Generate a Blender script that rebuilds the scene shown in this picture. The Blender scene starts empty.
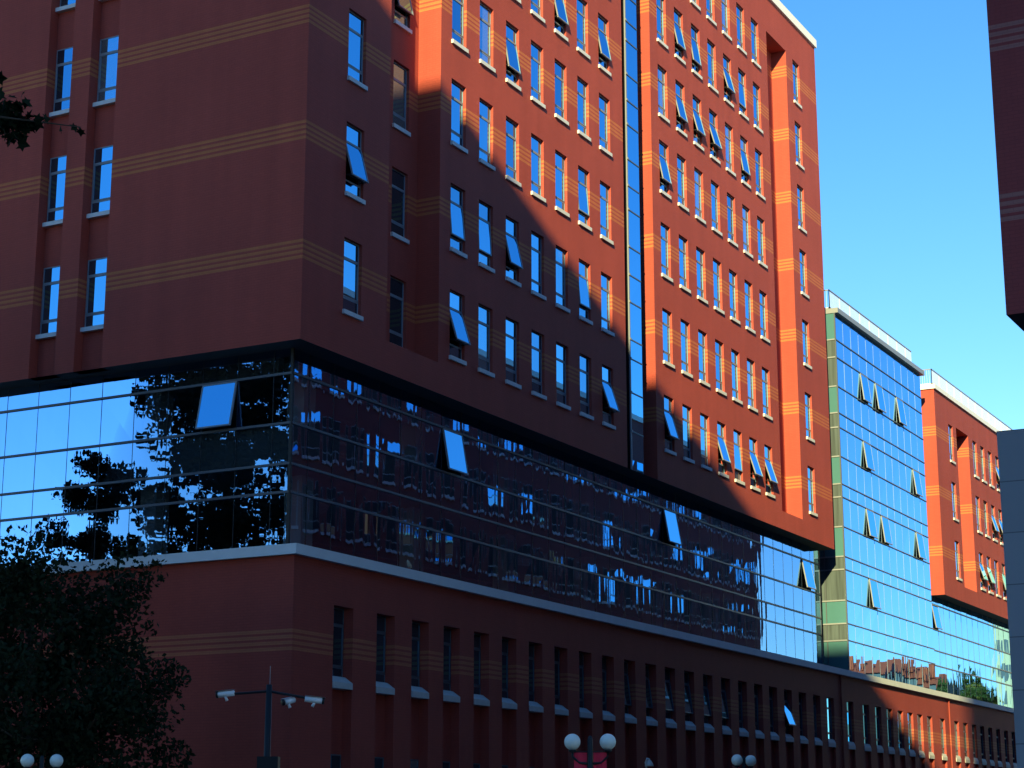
import bpy, bmesh, math, random
from mathutils import Vector, Matrix, Euler

# ------------------------------------------------------------------ camera, light, exposure
SC = bpy.context.scene
COL = SC.collection
PI = math.pi
R = math.radians
rnd = random.Random(7)

cam_d = bpy.data.cameras.new('camera')
cam = bpy.data.objects.new('camera', cam_d)
COL.objects.link(cam)
SC.camera = cam
cam_d.sensor_width = 36.0
cam_d.lens = 1874.0 / 1024.0 * 36.0
cam_d.clip_start = 0.2
cam_d.clip_end = 6000.0
cam.location = (0, 0, 1.6)
cam.rotation_euler = (R(90 + 13.445), 0, R(28.312 - 90))

SUN_TRAVEL = Vector((1.0, 0.30, -0.38)).normalized()
back = -SUN_TRAVEL
world = bpy.data.worlds.new('World')
SC.world = world
world.use_nodes = True
wn = world.node_tree.nodes
sky = wn.new('ShaderNodeTexSky')
sky.sky_type = 'NISHITA'
sky.sun_disc = False
sky.sun_elevation = math.asin(back.z)
sky.sun_rotation = math.atan2(back.x, back.y) % (2 * PI)
sky.altitude = 0.0
sky.air_density = 1.0
sky.dust_density = 0.0
sky.ozone_density = 3.0
hsv = wn.new('ShaderNodeHueSaturation')
hsv.inputs['Hue'].default_value = 0.505
hsv.inputs['Saturation'].default_value = 1.28
world.node_tree.links.new(sky.outputs[0], hsv.inputs['Color'])
world.node_tree.links.new(hsv.outputs[0], wn['Background'].inputs[0])
wn['Background'].inputs[1].default_value = 0.106

sun_d = bpy.data.lights.new('sun', 'SUN')
sun_d.energy = 5.0
sun_d.angle = R(0.5)
sun_d.color = (1.0, 0.89, 0.40)
sun = bpy.data.objects.new('sun', sun_d)
COL.objects.link(sun)
sun.rotation_euler = SUN_TRAVEL.to_track_quat('-Z', 'Y').to_euler()

vs = SC.view_settings
vs.view_transform = 'Standard'
vs.look = 'None'
vs.gamma = 1.0
vs.use_curve_mapping = False
vs.exposure = 1.25

# ------------------------------------------------------------------ materials
def mat_new(name):
    m = bpy.data.materials.new(name)
    m.use_nodes = True
    nt = m.node_tree
    return m, nt, nt.nodes['Principled BSDF']

def N(nt, kind, **kw):
    n = nt.nodes.new(kind)
    for k, v in kw.items():
        setattr(n, k, v)
    return n

def math_node(nt, op, a, b=None):
    n = N(nt, 'ShaderNodeMath', operation=op)
    for i, v in enumerate((a, b)):
        if v is None:
            continue
        if isinstance(v, (int, float)):
            n.inputs[i].default_value = v
        else:
            nt.links.new(v, n.inputs[i])
    return n.outputs[0]

def mix_col(nt, fac, a, b, blend='MIX'):
    n = N(nt, 'ShaderNodeMix', data_type='RGBA', blend_type=blend)
    for sock, v in ((n.inputs[0], fac), (n.inputs[6], a), (n.inputs[7], b)):
        if isinstance(v, (int, float)):
            sock.default_value = v
        elif isinstance(v, tuple):
            sock.default_value = (v[0], v[1], v[2], 1.0)
        else:
            nt.links.new(v, sock)
    return n.outputs[2]

def plain(name, col, rough=0.6, noise=0.12, scale=3.0, metallic=0.0, spec=0.3, zs=1.0):
    m, nt, b = mat_new(name)
    tc = N(nt, 'ShaderNodeNewGeometry')
    mpz = N(nt, 'ShaderNodeMapping')
    mpz.inputs['Scale'].default_value = (1, 1, zs)
    nt.links.new(tc.outputs['Position'], mpz.inputs['Vector'])
    nz = N(nt, 'ShaderNodeTexNoise')
    nz.inputs['Scale'].default_value = scale
    nz.inputs['Detail'].default_value = 5.0
    nt.links.new(mpz.outputs[0], nz.inputs['Vector'])
    dark = tuple(c * (1 - noise) for c in col)
    light = tuple(min(1, c * (1 + noise)) for c in col)
    nt.links.new(mix_col(nt, nz.outputs['Fac'], dark, light), b.inputs['Base Color'])
    b.inputs['Roughness'].default_value = rough
    b.inputs['Metallic'].default_value = metallic
    b.inputs['Specular IOR Level'].default_value = spec
    return m

BRICK = (0.345, 0.061, 0.044)
TAN = (0.470, 0.135, 0.052)

def brick_mat(name, band_bottoms, base=BRICK, tan=TAN):
    """painted brick: running courses, faint stains, and groups of four tan courses at the given heights"""
    m, nt, b = mat_new(name)
    geo = N(nt, 'ShaderNodeNewGeometry')
    sep = N(nt, 'ShaderNodeSeparateXYZ')
    nt.links.new(geo.outputs['Position'], sep.inputs[0])
    x, y, z = sep.outputs
    u = math_node(nt, 'ADD', x, y)
    comb = N(nt, 'ShaderNodeCombineXYZ')
    nt.links.new(u, comb.inputs[0])
    nt.links.new(z, comb.inputs[1])
    bt = N(nt, 'ShaderNodeTexBrick')
    nt.links.new(comb.outputs[0], bt.inputs['Vector'])
    bt.inputs['Scale'].default_value = 1.0
    bt.inputs['Brick Width'].default_value = 0.26
    bt.inputs['Row Height'].default_value = 0.09
    bt.inputs['Mortar Size'].default_value = 0.009
    bt.inputs['Mortar Smooth'].default_value = 0.3
    bt.inputs['Color1'].default_value = (0.96, 0.96, 0.96, 1)
    bt.inputs['Color2'].default_value = (1.04, 1.03, 1.02, 1)
    bt.inputs['Mortar'].default_value = (0.84, 0.84, 0.86, 1)
    # tan course groups
    mask = None
    rel = None
    for zb in band_bottoms:
        d = math_node(nt, 'SUBTRACT', z, zb)
        inside = math_node(nt, 'MULTIPLY', math_node(nt, 'GREATER_THAN', d, 0.0), math_node(nt, 'LESS_THAN', d, 0.69))
        r = math_node(nt, 'MULTIPLY', inside, d)
        rel = r if rel is None else math_node(nt, 'ADD', rel, r)
        mask = inside if mask is None else math_node(nt, 'ADD', mask, inside)
    if mask is not None:
        fr = math_node(nt, 'FRACT', math_node(nt, 'DIVIDE', rel, 0.186))
        stripe = math_node(nt, 'MULTIPLY', mask, math_node(nt, 'LESS_THAN', fr, 0.58))
        col = mix_col(nt, stripe, base, tan)
    else:
        rgb = N(nt, 'ShaderNodeRGB')
        rgb.outputs[0].default_value = (*base, 1)
        col = rgb.outputs[0]
    # large soft staining and run marks
    n1 = N(nt, 'ShaderNodeTexNoise')
    n1.inputs['Scale'].default_value = 0.35
    n1.inputs['Detail'].default_value = 6.0
    nt.links.new(geo.outputs['Position'], n1.inputs['Vector'])
    mp = N(nt, 'ShaderNodeMapping')
    mp.inputs['Scale'].default_value = (1.6, 1.6, 0.10)
    nt.links.new(geo.outputs['Position'], mp.inputs['Vector'])
    n2 = N(nt, 'ShaderNodeTexNoise')
    n2.inputs['Scale'].default_value = 1.0
    n2.inputs['Detail'].default_value = 4.0
    nt.links.new(mp.outputs[0], n2.inputs['Vector'])
    s1 = mix_col(nt, n1.outputs['Fac'], (0.86, 0.86, 0.87), (1.14, 1.13, 1.12))
    s2 = mix_col(nt, n2.outputs['Fac'], (0.84, 0.84, 0.85), (1.15, 1.15, 1.14))
    col = mix_col(nt, 1.0, col, bt.outputs['Color'], 'MULTIPLY')
    col = mix_col(nt, 1.0, col, s1, 'MULTIPLY')
    col = mix_col(nt, 1.0, col, s2, 'MULTIPLY')
    nt.links.new(col, b.inputs['Base Color'])
    b.inputs['Roughness'].default_value = 0.75
    b.inputs['Specular IOR Level'].default_value = 0.2
    bump = N(nt, 'ShaderNodeBump')
    bump.inputs['Strength'].default_value = 0.35
    bump.inputs['Distance'].default_value = 0.008
    inv = math_node(nt, 'SUBTRACT', 1.0, bt.outputs['Fac'])
    nt.links.new(inv, bump.inputs['Height'])
    nt.links.new(bump.outputs[0], b.inputs['Normal'])
    return m

def glass_mat(name, tint, fac, under, see_through, wave=0.5, wave_scale=(0.5, 0.5, 0.16), dist=0.006):
    """coated window glass: a tinted mirror-like coat over dark glass or over what lies behind"""
    m = bpy.data.materials.new(name)
    m.use_nodes = True
    nt = m.node_tree
    nt.nodes.clear()
    out = N(nt, 'ShaderNodeOutputMaterial')
    geo = N(nt, 'ShaderNodeNewGeometry')
    mp = N(nt, 'ShaderNodeMapping')
    mp.inputs['Scale'].default_value = wave_scale
    nt.links.new(geo.outputs['Position'], mp.inputs['Vector'])
    nz = N(nt, 'ShaderNodeTexNoise')
    nz.inputs['Scale'].default_value = 2.0
    nz.inputs['Detail'].default_value = 1.0
    nt.links.new(mp.outputs[0], nz.inputs['Vector'])
    bump = N(nt, 'ShaderNodeBump')
    bump.inputs['Strength'].default_value = wave
    bump.inputs['Distance'].default_value = dist
    nt.links.new(nz.outputs['Fac'], bump.inputs['Height'])
    gl = N(nt, 'ShaderNodeBsdfGlossy')
    gl.inputs['Color'].default_value = (*tint, 1)
    gl.inputs['Roughness'].default_value = 0.0
    nt.links.new(bump.outputs[0], gl.inputs['Normal'])
    if see_through:
        ba = N(nt, 'ShaderNodeBsdfTransparent')
    else:
        ba = N(nt, 'ShaderNodeBsdfDiffuse')
    ba.inputs['Color'].default_value = (*under, 1)
    lw = N(nt, 'ShaderNodeFresnel')
    lw.inputs['IOR'].default_value = 1.5
    f = math_node(nt, 'ADD', fac, math_node(nt, 'MULTIPLY', lw.outputs[0], 1.0 - fac))
    mx = N(nt, 'ShaderNodeMixShader')
    nt.links.new(f, mx.inputs[0])
    nt.links.new(ba.outputs[0], mx.inputs[1])
    nt.links.new(gl.outputs[0], mx.inputs[2])
    nt.links.new(mx.outputs[0], out.inputs[0])
    return m

ZB_TOWER = [19.95, 24.12, 28.30, 32.42, 36.42, 40.22, 44.07]
ZB_FAR = [19.75, 23.88, 28.03]
ZB_POD = [7.14]
ZB_OPP = [15.27, 19.47, 23.67, 27.87]
M = {}
M['tower_brick'] = brick_mat('tower brick', ZB_TOWER)
M['far_brick'] = brick_mat('far brick', ZB_FAR)
M['podium_brick'] = brick_mat('podium brick', ZB_POD, base=(0.285, 0.049, 0.037), tan=(0.38, 0.11, 0.055))
M['opp_brick'] = brick_mat('opposite brick', ZB_OPP, base=(0.225, 0.044, 0.046), tan=(0.27, 0.11, 0.10))  # tower brick with shade put into its colour, so its reflection stays dim
M['glass'] = glass_mat('window glass', (0.22, 0.66, 1.0), 0.74, (0.010, 0.013, 0.018), False, 0.2, dist=0.003)
M['ribbon_glass'] = glass_mat('ribbon glass', (0.32, 0.60, 0.95), 0.50, (0.72, 0.80, 0.84), True, 0.45, (1.0, 1.0, 0.12), 0.008)
M['curtain_glass'] = glass_mat('curtain wall glass', (0.28, 0.60, 0.94), 0.74, (0.012, 0.02, 0.03), False, 0.4, (1.1, 1.1, 0.10), 0.006)
M['glass_blind'] = glass_mat('window glass over pale blind', (0.22, 0.66, 1.0), 0.66, (0.22, 0.21, 0.20), False, 0.25, dist=0.004)
M['glass_deep'] = glass_mat('deep window glass', (0.20, 0.60, 0.95), 0.60, (0.008, 0.010, 0.014), False, 0.25, dist=0.004)
M['dim_glass'] = glass_mat('dim glass', (0.25, 0.4, 0.55), 0.06, (0.010, 0.012, 0.016), False, 0.2, dist=0.003)
M['frame'] = plain('window frame aluminium', (0.20, 0.21, 0.235), 0.45, 0.06, 2, 0.0, 0.5)
M['dark_frame'] = plain('dark mullion', (0.07, 0.08, 0.10), 0.4, 0.1, 2, 0.0, 0.5)
M['pale_joint'] = plain('pale glazing joint', (0.25, 0.30, 0.36), 0.5, 0.05)
M['sill'] = plain('pale stone sill', (0.58, 0.57, 0.57), 0.7, 0.12, 4)
M['grey_sill'] = plain('grey stone sill', (0.44, 0.43, 0.42), 0.8, 0.14, 4)
M['ledge'] = plain('pale ledge', (0.58, 0.60, 0.62), 0.7, 0.10, 1.5)
M['coping'] = plain('white coping', (0.78, 0.76, 0.74), 0.6, 0.05, 1.0)
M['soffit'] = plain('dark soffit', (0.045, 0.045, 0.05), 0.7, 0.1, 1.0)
M['interior'] = plain('dark interior', (0.030, 0.030, 0.034), 0.9, 0.3, 0.4)  # near-black colour stands for the unlit rooms behind windows
M['slab'] = plain('interior slab', (0.17, 0.19, 0.20), 0.8, 0.1, 0.6)
M['column'] = plain('interior column', (0.50, 0.52, 0.54), 0.8, 0.1, 0.6)
M['roof'] = plain('roof felt', (0.16, 0.16, 0.16), 0.9, 0.2, 0.5)
M['rail'] = plain('white railing', (0.40, 0.44, 0.50), 0.5, 0.04)
M['rail_dark'] = plain('grey rail', (0.20, 0.21, 0.23), 0.5, 0.04)
M['green_panel'] = plain('green glass spandrel', (0.055, 0.150, 0.165), 0.25, 0.10, 0.8, 0.0, 0.6)
M['curtain'] = plain('grey curtain', (0.062, 0.080, 0.085), 0.9, 0.9, 7, zs=.04)  # vertical streaks put the shading of folds into the colour
M['metal'] = plain('dark painted steel', (0.014, 0.016, 0.02), 0.5, 0.1, 8, 0.0, 0.25)
M['white_plastic'] = plain('white camera housing', (0.70, 0.72, 0.75), 0.4, 0.04, 10)
M['black'] = plain('black plastic', (0.015, 0.015, 0.018), 0.4, 0.05)
M['globe'] = plain('opal globe', (0.72, 0.76, 0.70), 0.35, 0.06, 6, 0.0, 0.5)
M['banner'] = plain('red banner cloth', (0.62, 0.022, 0.055), 0.8, 0.10, 9)
M['asphalt'] = plain('asphalt', (0.05, 0.05, 0.052), 0.9, 0.25, 2.0)
M['paving'] = plain('paving', (0.13, 0.125, 0.12), 0.9, 0.15, 1.0)
M['kerb'] = plain('kerb stone', (0.30, 0.29, 0.28), 0.9, 0.1, 2.0)
M['paint'] = plain('road paint', (0.75, 0.75, 0.72), 0.8, 0.1, 5.0)
M['earth'] = plain('ground', (0.06, 0.06, 0.05), 0.95, 0.25, 0.2)
M['bark'] = plain('bark', (0.060, 0.046, 0.034), 0.95, 0.35, 9)
M['leaf_shade'] = plain('leaf in shade tone', (0.013, 0.021, 0.010), 0.85, 0.55, 2.2, 0.0, 0.08)  # deep shade put into the leaf colour, below real foliage tone
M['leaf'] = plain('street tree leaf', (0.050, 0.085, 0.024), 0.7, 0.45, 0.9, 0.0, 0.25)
M['leaf_gold'] = plain('yellowing leaf', (0.16, 0.15, 0.03), 0.7, 0.4, 0.9, 0.0, 0.25)
M['concrete'] = plain('grey concrete', (0.30, 0.30, 0.31), 0.85, 0.12, 0.3)
M['cream'] = plain('cream render', (0.58, 0.54, 0.42), 0.85, 0.08, 0.4)
M['house_wall'] = plain('shade blue wall', (0.11, 0.14, 0.19), 0.85, 0.10, 0.5)  # the blue shade on the far walls is put into this colour
M['tile'] = plain('red roof tile', (0.42, 0.09, 0.05), 0.8, 0.2, 1.2)
M['pigeon'] = plain('buff plumage', (0.36, 0.30, 0.23), 0.8, 0.3, 22)
M['teal'] = plain('teal plastic', (0.02, 0.25, 0.28), 0.4, 0.05)

def panel_mat():
    m, nt, b = mat_new('grey wall panel')
    geo = N(nt, 'ShaderNodeNewGeometry')
    sep = N(nt, 'ShaderNodeSeparateXYZ')
    nt.links.new(geo.outputs['Position'], sep.inputs[0])
    comb = N(nt, 'ShaderNodeCombineXYZ')
    nt.links.new(math_node(nt, 'ADD', sep.outputs[0], sep.outputs[1]), comb.inputs[0])
    nt.links.new(sep.outputs[2], comb.inputs[1])
    bt = N(nt, 'ShaderNodeTexBrick')
    bt.offset = 0.0
    nt.links.new(comb.outputs[0], bt.inputs['Vector'])
    bt.inputs['Scale'].default_value = 1.0
    bt.inputs['Brick Width'].default_value = 2.4
    bt.inputs['Row Height'].default_value = 1.15
    bt.inputs['Mortar Size'].default_value = 0.012
    bt.inputs['Color1'].default_value = (0.19, 0.205, 0.235, 1)
    bt.inputs['Color2'].default_value = (0.215, 0.23, 0.26, 1)
    bt.inputs['Mortar'].default_value = (0.08, 0.09, 0.11, 1)
    nt.links.new(bt.outputs['Color'], b.inputs['Base Color'])
    b.inputs['Roughness'].default_value = 0.55
    return m
M['panel'] = panel_mat()

# ------------------------------------------------------------------ mesh helpers
class MB:
    def __init__(self):
        self.v = []
        self.f = []
        self.mi = []
        self.mats = []
    def _m(self, mat):
        if mat not in self.mats:
            self.mats.append(mat)
        return self.mats.index(mat)
    def poly(self, pts, mat):
        s = len(self.v)
        self.v += [tuple(p) for p in pts]
        self.f.append(tuple(range(s, s + len(pts))))
        self.mi.append(self._m(mat))
    def box(self, x0, x1, y0, y1, z0, z1, mat):
        if x1 < x0: x0, x1 = x1, x0
        if y1 < y0: y0, y1 = y1, y0
        if z1 < z0: z0, z1 = z1, z0
        s = len(self.v)
        self.v += [(x0, y0, z0), (x1, y0, z0), (x1, y1, z0), (x0, y1, z0), (x0, y0, z1), (x1, y0, z1), (x1, y1, z1), (x0, y1, z1)]
        for q in ((0, 3, 2, 1), (4, 5, 6, 7), (0, 1, 5, 4), (1, 2, 6, 5), (2, 3, 7, 6), (3, 0, 4, 7)):
            self.f.append(tuple(s + i for i in q))
            self.mi.append(self._m(mat))
    def prism(self, pts2, x0, x1, mat, axis='x'):
        """extrude a y,z outline along x"""
        n = len(pts2)
        s = len(self.v)
        for xx in (x0, x1):
            self.v += [(xx, p[0], p[1]) for p in pts2]
        self.f.append(tuple(s + i for i in range(n))); self.mi.append(self._m(mat))
        self.f.append(tuple(s + n + i for i in reversed(range(n)))); self.mi.append(self._m(mat))
        for i in range(n):
            j = (i + 1) % n
            self.f.append((s + i, s + n + i, s + n + j, s + j)); self.mi.append(self._m(mat))
    def tube(self, pts, radii, mat, seg=8, caps=True):
        pts = [Vector(p) for p in pts]
        if isinstance(radii, (int, float)):
            radii = [radii] * len(pts)
        rings = []
        for i, p in enumerate(pts):
            a = pts[max(0, i - 1)]; b = pts[min(len(pts) - 1, i + 1)]
            d = (b - a)
            d = d.normalized() if d.length > 1e-9 else Vector((0, 0, 1))
            up = Vector((0, 0, 1)) if abs(d.z) < 0.95 else Vector((1, 0, 0))
            s1 = d.cross(up).normalized(); s2 = d.cross(s1)
            st = len(self.v)
            for k in range(seg):
                t = 2 * PI * k / seg
                self.v.append(tuple(p + (s1 * math.cos(t) + s2 * math.sin(t)) * radii[i]))
            rings.append(st)
        mi = self._m(mat)
        for a, b in zip(rings[:-1], rings[1:]):
            for k in range(seg):
                j = (k + 1) % seg
                self.f.append((a + k, a + j, b + j, b + k)); self.mi.append(mi)
        if caps:
            self.f.append(tuple(rings[0] + k for k in reversed(range(seg)))); self.mi.append(mi)
            self.f.append(tuple(rings[-1] + k for k in range(seg))); self.mi.append(mi)
    def lathe(self, c, prof, mat, seg=20, M4=None):
        """revolve (radius, height) pairs about z at c"""
        c = Vector(c)
        st = []
        for r, h in prof:
            st.append(len(self.v))
            for k in range(seg):
                t = 2 * PI * k / seg
                p = Vector((r * math.cos(t), r * math.sin(t), h))
                if M4 is not None:
                    p = M4 @ p
                self.v.append(tuple(c + p))
        mi = self._m(mat)
        for a, b in zip(st[:-1], st[1:]):
            for k in range(seg):
                j = (k + 1) % seg
                self.f.append((a + k, a + j, b + j, b + k)); self.mi.append(mi)
    def sheet(self, P0, U, w, h, holes, Nin, depth, mat):
        """vertical wall sheet with rectangular holes (u0,u1,v0,v1[,depth]); reveals go inward along Nin"""
        P0 = Vector(P0); U = Vector(U); Nin = Vector(Nin)
        us = sorted({0.0, w} | {round(q, 4) for H in holes for q in (H[0], H[1]) if 0 <= q <= w})
        vz = sorted({0.0, h} | {round(q, 4) for H in holes for q in (H[2], H[3]) if 0 <= q <= h})
        P = lambda u, v, d=0.0: P0 + U * u + Vector((0, 0, v)) + Nin * d
        for a, b in zip(us[:-1], us[1:]):
            run = None
            for c, d in zip(vz[:-1], vz[1:]):
                um, vm = (a + b) / 2, (c + d) / 2
                if any(H[0] < um < H[1] and H[2] < vm < H[3] for H in holes):
                    if run is not None:
                        self.poly([P(a, run), P(b, run), P(b, c), P(a, c)], mat); run = None
                elif run is None:
                    run = c
            if run is not None:
                self.poly([P(a, run), P(b, run), P(b, vz[-1]), P(a, vz[-1])], mat)
        for H in holes:
            a, b, c, d = H[:4]
            dp = H[4] if len(H) > 4 else depth
            self.poly([P(a, c), P(a, c, dp), P(a, d, dp), P(a, d)], mat)
            self.poly([P(b, c), P(b, d), P(b, d, dp), P(b, c, dp)], mat)
            self.poly([P(a, d), P(a, d, dp), P(b, d, dp), P(b, d)], mat)
            self.poly([P(a, c), P(b, c), P(b, c, dp), P(a, c, dp)], mat)
    def mesh(self, name, smooth=False):
        me = bpy.data.meshes.new(name)
        me.from_pydata(self.v, [], self.f)
        for m in self.mats:
            me.materials.append(M[m])
        me.polygons.foreach_set('material_index', self.mi)
        if smooth:
            me.polygons.foreach_set('use_smooth', [True] * len(self.f))
        me.update()
        return me
    def build(self, name, parent=None, smooth=False):
        return link(name, self.mesh(name, smooth), parent)

def wloc(o):
    p = Vector((0, 0, 0))
    while o is not None:
        p += o.location
        o = o.parent
    return p

def link(name, me, parent=None, at=(0, 0, 0), rz=0.0, local=False):
    o = bpy.data.objects.new(name, me)
    COL.objects.link(o)
    o.parent = parent
    o.location = Vector(at) if (local or parent is None) else Vector(at) - wloc(parent)
    o.rotation_euler = (0, 0, rz)
    return o

def tag(o, label=None, cat=None, group=None, kind=None):
    if label: o['label'] = label
    if cat: o['category'] = cat
    if group: o['group'] = group
    if kind: o['kind'] = kind
    return o

def empty(name, loc, label, cat, group=None):
    o = bpy.data.objects.new(name, None)
    COL.objects.link(o)
    o.location = loc
    o.empty_display_size = 0.5
    return tag(o, label, cat, group)

# ------------------------------------------------------------------ windows (shared meshes)
def make_window_meshes(w, h, top, bot, reveal, sill_kind, key, fm='frame'):
    """local axes: x along the wall, y into the wall, z up, origin at the lower left of the opening, frame at y=0"""
    t = 0.045
    g = MB()
    g.box(0, t, 0, .07, 0, h, fm); g.box(w - t, w, 0, .07, 0, h, fm)
    g.box(t, w - t, 0, .07, h - t, h, fm); g.box(t, w - t, 0, .07, 0, t, fm)
    g.box(t, w - t, 0.002, .068, bot - .035, bot + .035, fm)
    g.box(t, w - t, 0.002, .068, h - top - .035, h - top + .035, fm)
    fr = g.mesh('window_' + key)
    z1, z2 = bot + .035, h - top - .035
    s = MB()                                         # shut middle light: slim inner frame
    s.box(t, t + .04, -.012, .05, z1, z2, fm); s.box(w - t - .04, w - t, -.012, .05, z1, z2, fm)
    s.box(t + .04, w - t - .04, -.012, .05, z2 - .04, z2, fm); s.box(t + .04, w - t - .04, -.012, .05, z1, z1 + .04, fm)
    p = MB()
    yy = .012
    p.poly([(t - .02, yy, t - .02), (w - t + .02, yy, t - .02), (w - t + .02, yy, h - t + .02), (t - .02, yy, h - t + .02)], 'glass')
    pane = p.mesh('pane_' + key)
    pane_open = []
    for a, b in ((t - .02, z1 - .03), (z2 + .03, h - t + .02)):
        p = MB()
        p.poly([(t - .02, yy, a), (w - t + .02, yy, a), (w - t + .02, yy, b), (t - .02, yy, b)], 'glass')
        pane_open.append(p.mesh('pane_open_' + key))
    o = MB()                                         # opened light, hinge line at z=0
    hs, ws = z2 - z1, w - 2 * t
    o.box(0, .05, -.03, .02, -hs, 0, fm); o.box(ws - .05, ws, -.03, .02, -hs, 0, fm)
    o.box(.05, ws - .05, -.03, .02, -.05, 0, fm); o.box(.05, ws - .05, -.03, .02, -hs, -hs + .05, fm)
    o.poly([(.05, -.012, -hs + .05), (ws - .05, -.012, -hs + .05), (ws - .05, -.012, -.05), (.05, -.012, -.05)], 'glass')
    o.poly([(.05, -.004, -hs + .05), (ws - .05, -.004, -hs + .05), (ws - .05, -.004, -.05), (.05, -.004, -.05)], 'interior')
    sash = o.mesh('sash_' + key)
    st = MB()
    st.box(0, .025, -.42, 0, 0, .03, 'black'); st.box(ws - .025, ws, -.42, 0, 0, .03, 'black')
    st.box(.025, ws - .025, -.27, -.19, -.01, .028, 'black')
    stay = st.mesh('stay_' + key)
    k = MB()
    if sill_kind == 'slab':
        k.box(-.05, w + .03, -reveal - .09, -.002, -.135, .02, 'sill')
    else:                                            # chunky weathered sill with a sloped top
        k.prism([(-.006, -.30), (-.006, .13), (-.10, .11), (-reveal - .06, -.10), (-reveal - .06, -.30)], 0.004, w - .004, 'grey_sill')
    sill = k.mesh('sill_' + key)
    return dict(fr=fr, shut=s.mesh('shut_' + key), pane=pane, pane_open=pane_open, sash=sash, stay=stay, sill=sill, t=t, z2=z2, z1=z1)

W_TOWER = make_window_meshes(1.12, 2.60, .66, .52, .12, 'slab', 'tower')
W_STRIP = make_window_meshes(1.22, 2.55, .60, .50, .10, 'slab', 'strip')
W_POD = [make_window_meshes(1.15, 2.36, .55, .42, d - .02, 'block', 'podium', 'dark_frame') for d in (.36, .26, .15)]
pod_k = lambda i: 0 if i < 12 else (1 if i < 22 else 2)
pod_d = lambda i: (.36, .26, .15)[pod_k(i)]

def window(parent, ms, at, face='S', open_deg=0.0, sill=True):
    rz = 0.0 if face == 'S' else -PI / 2
    w = link('window', ms['fr'], parent, at, rz)
    jig = lambda a: R(rnd.uniform(-a, a))
    for me in (ms['pane_open'] if open_deg else [ms['pane']]):
        pn = link('pane', me, w, (0, 0, 0), local=True)
        pn.rotation_euler = (jig(.2), 0, jig(.2))
        v = rnd.random()
        if v < .36:
            pn.material_slots[0].link = 'OBJECT'
            pn.material_slots[0].material = M['glass_blind' if v < .13 else 'glass_deep']
    if open_deg:
        s = link('sash', ms['sash'], w, (ms['t'], -.005, ms['z2']), local=True)
        s.rotation_euler = (R(-open_deg), 0, 0)
        if open_deg > 8:
            st = link('stay', ms['stay'], w, (ms['t'], -.005, ms['z1'] + .08), local=True)
            st.scale = (1, open_deg / 18, 1)
    else:
        link('sash', ms['shut'], w, (0, 0, 0), local=True)
    if sill:
        link('sill', ms['sill'], w, (0, 0, 0), local=True)
    return w

# ------------------------------------------------------------------ ground
def ground_sheet(name, x0, x1, y0, y1, z, mat):
    b = MB()
    b.poly([(x0, y0, z), (x1, y0, z), (x1, y1, z), (x0, y1, z)], mat)
    o = b.build(name)
    tag(o, kind='structure')
    return o
ground_sheet('ground', -3000, 3000, -3000, 3000, 0.0, 'earth')
ground_sheet('road', -120, 260, 14.0, 27.0, 0.012, 'asphalt')
for nm, ya, yb, yk in (('pavement', 27.15, 33.9, 27.0), ('pavement', -14.0, 13.85, 13.85)):
    b = MB(); b.box(-19, 260, ya, yb, -.1, .13, 'paving'); tag(b.build(nm), kind='structure')
    b = MB(); b.box(-19, 260, yk, yk + .15, -.1, .135, 'kerb'); tag(b.build('kerb'), kind='structure')
b = MB()
for i in range(60):
    b.poly([(-115 + i * 6, 20.42, .018), (-112 + i * 6, 20.42, .018), (-112 + i * 6, 20.56, .018), (-115 + i * 6, 20.56, .018)], 'paint')
tag(b.build('road_marking'), kind='structure')

# ------------------------------------------------------------------ near brick tower
X0, Y0 = 48.6, 34.0
XE, LIP, ROOF = 101.7, 17.2, 48.3
YB = 62.0
tower = empty('brick_tower', (X0, Y0, 0), 'tall dark red brick block overhanging the glass storeys in the middle of the photo', 'building', 'red brick blocks with tan courses')
ZT = [21.38, 25.58, 29.82, 33.98, 37.87, 41.74, 45.55]
WH = 2.60
LX = [58.22 + 2.19 * i for i in range(7)]
RX = [78.0 + 2.165 * i for i in range(7)]
RV = .12
holes_a, holes_b = [], []
wins = []                                            # (at, meshes, face, open)
OPEN_L = {(0, 0): 17, (6, 0): 18, (0, 1): 5, (2, 1): 13, (1, 1): 3, (5, 1): 5, (2, 3): 9, (6, 4): 10, (4, 4): 11, (5, 2): 4}
OPEN_R = {(0, 0): 16, (3, 0): 15, (4, 0): 4, (5, 0): 17, (6, 0): 17, (0, 3): 11, (1, 4): 12, (2, 4): 14, (3, 4): 15, (5, 4): 9,
          (1, 5): 11, (2, 5): 8, (4, 5): 14, (5, 5): 3}
for k, zt in enumerate(ZT):
    zb = zt - WH
    holes_a.append((51.05 - X0, 52.17 - X0, zb - LIP, zt - LIP))
    wins.append(((51.05, Y0 + RV, zb), W_TOWER, 'S', 15 if k == 1 else 0))
    for i, x in enumerate(LX):
        holes_a.append((x - X0, x + 1.12 - X0, zb - LIP, zt - LIP))
        wins.append(((x, Y0 + RV, zb), W_TOWER, 'S', OPEN_L.get((i, k), 0)))
    for i, x in enumerate(RX):
        holes_b.append((x - 77.1, x + 1.12 - 77.1, zb - LIP, zt - LIP))
        wins.append(((x, Y0 + RV, zb), W_TOWER, 'S', OPEN_R.get((i, k), 0)))
    holes_b.append((97.66 - 77.1, 98.78 - 77.1, zb - LIP, zt - LIP))
    wins.append(((97.66, Y0 + RV, zb), W_TOWER, 'S', 0))
    wins.append(((55.62, 35.0 + .12, zb), W_TOWER, 'S', 12 if k == 3 else 0))    # back of the deep recess
    wins.append(((94.2, 34.9 + .12, zb), W_TOWER, 'S', 0))                       # back of the far notch
REC = (53.82, 57.4, 18.35, 46.2)
NOT = (93.36, 96.55, 18.18, 45.62)
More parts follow.
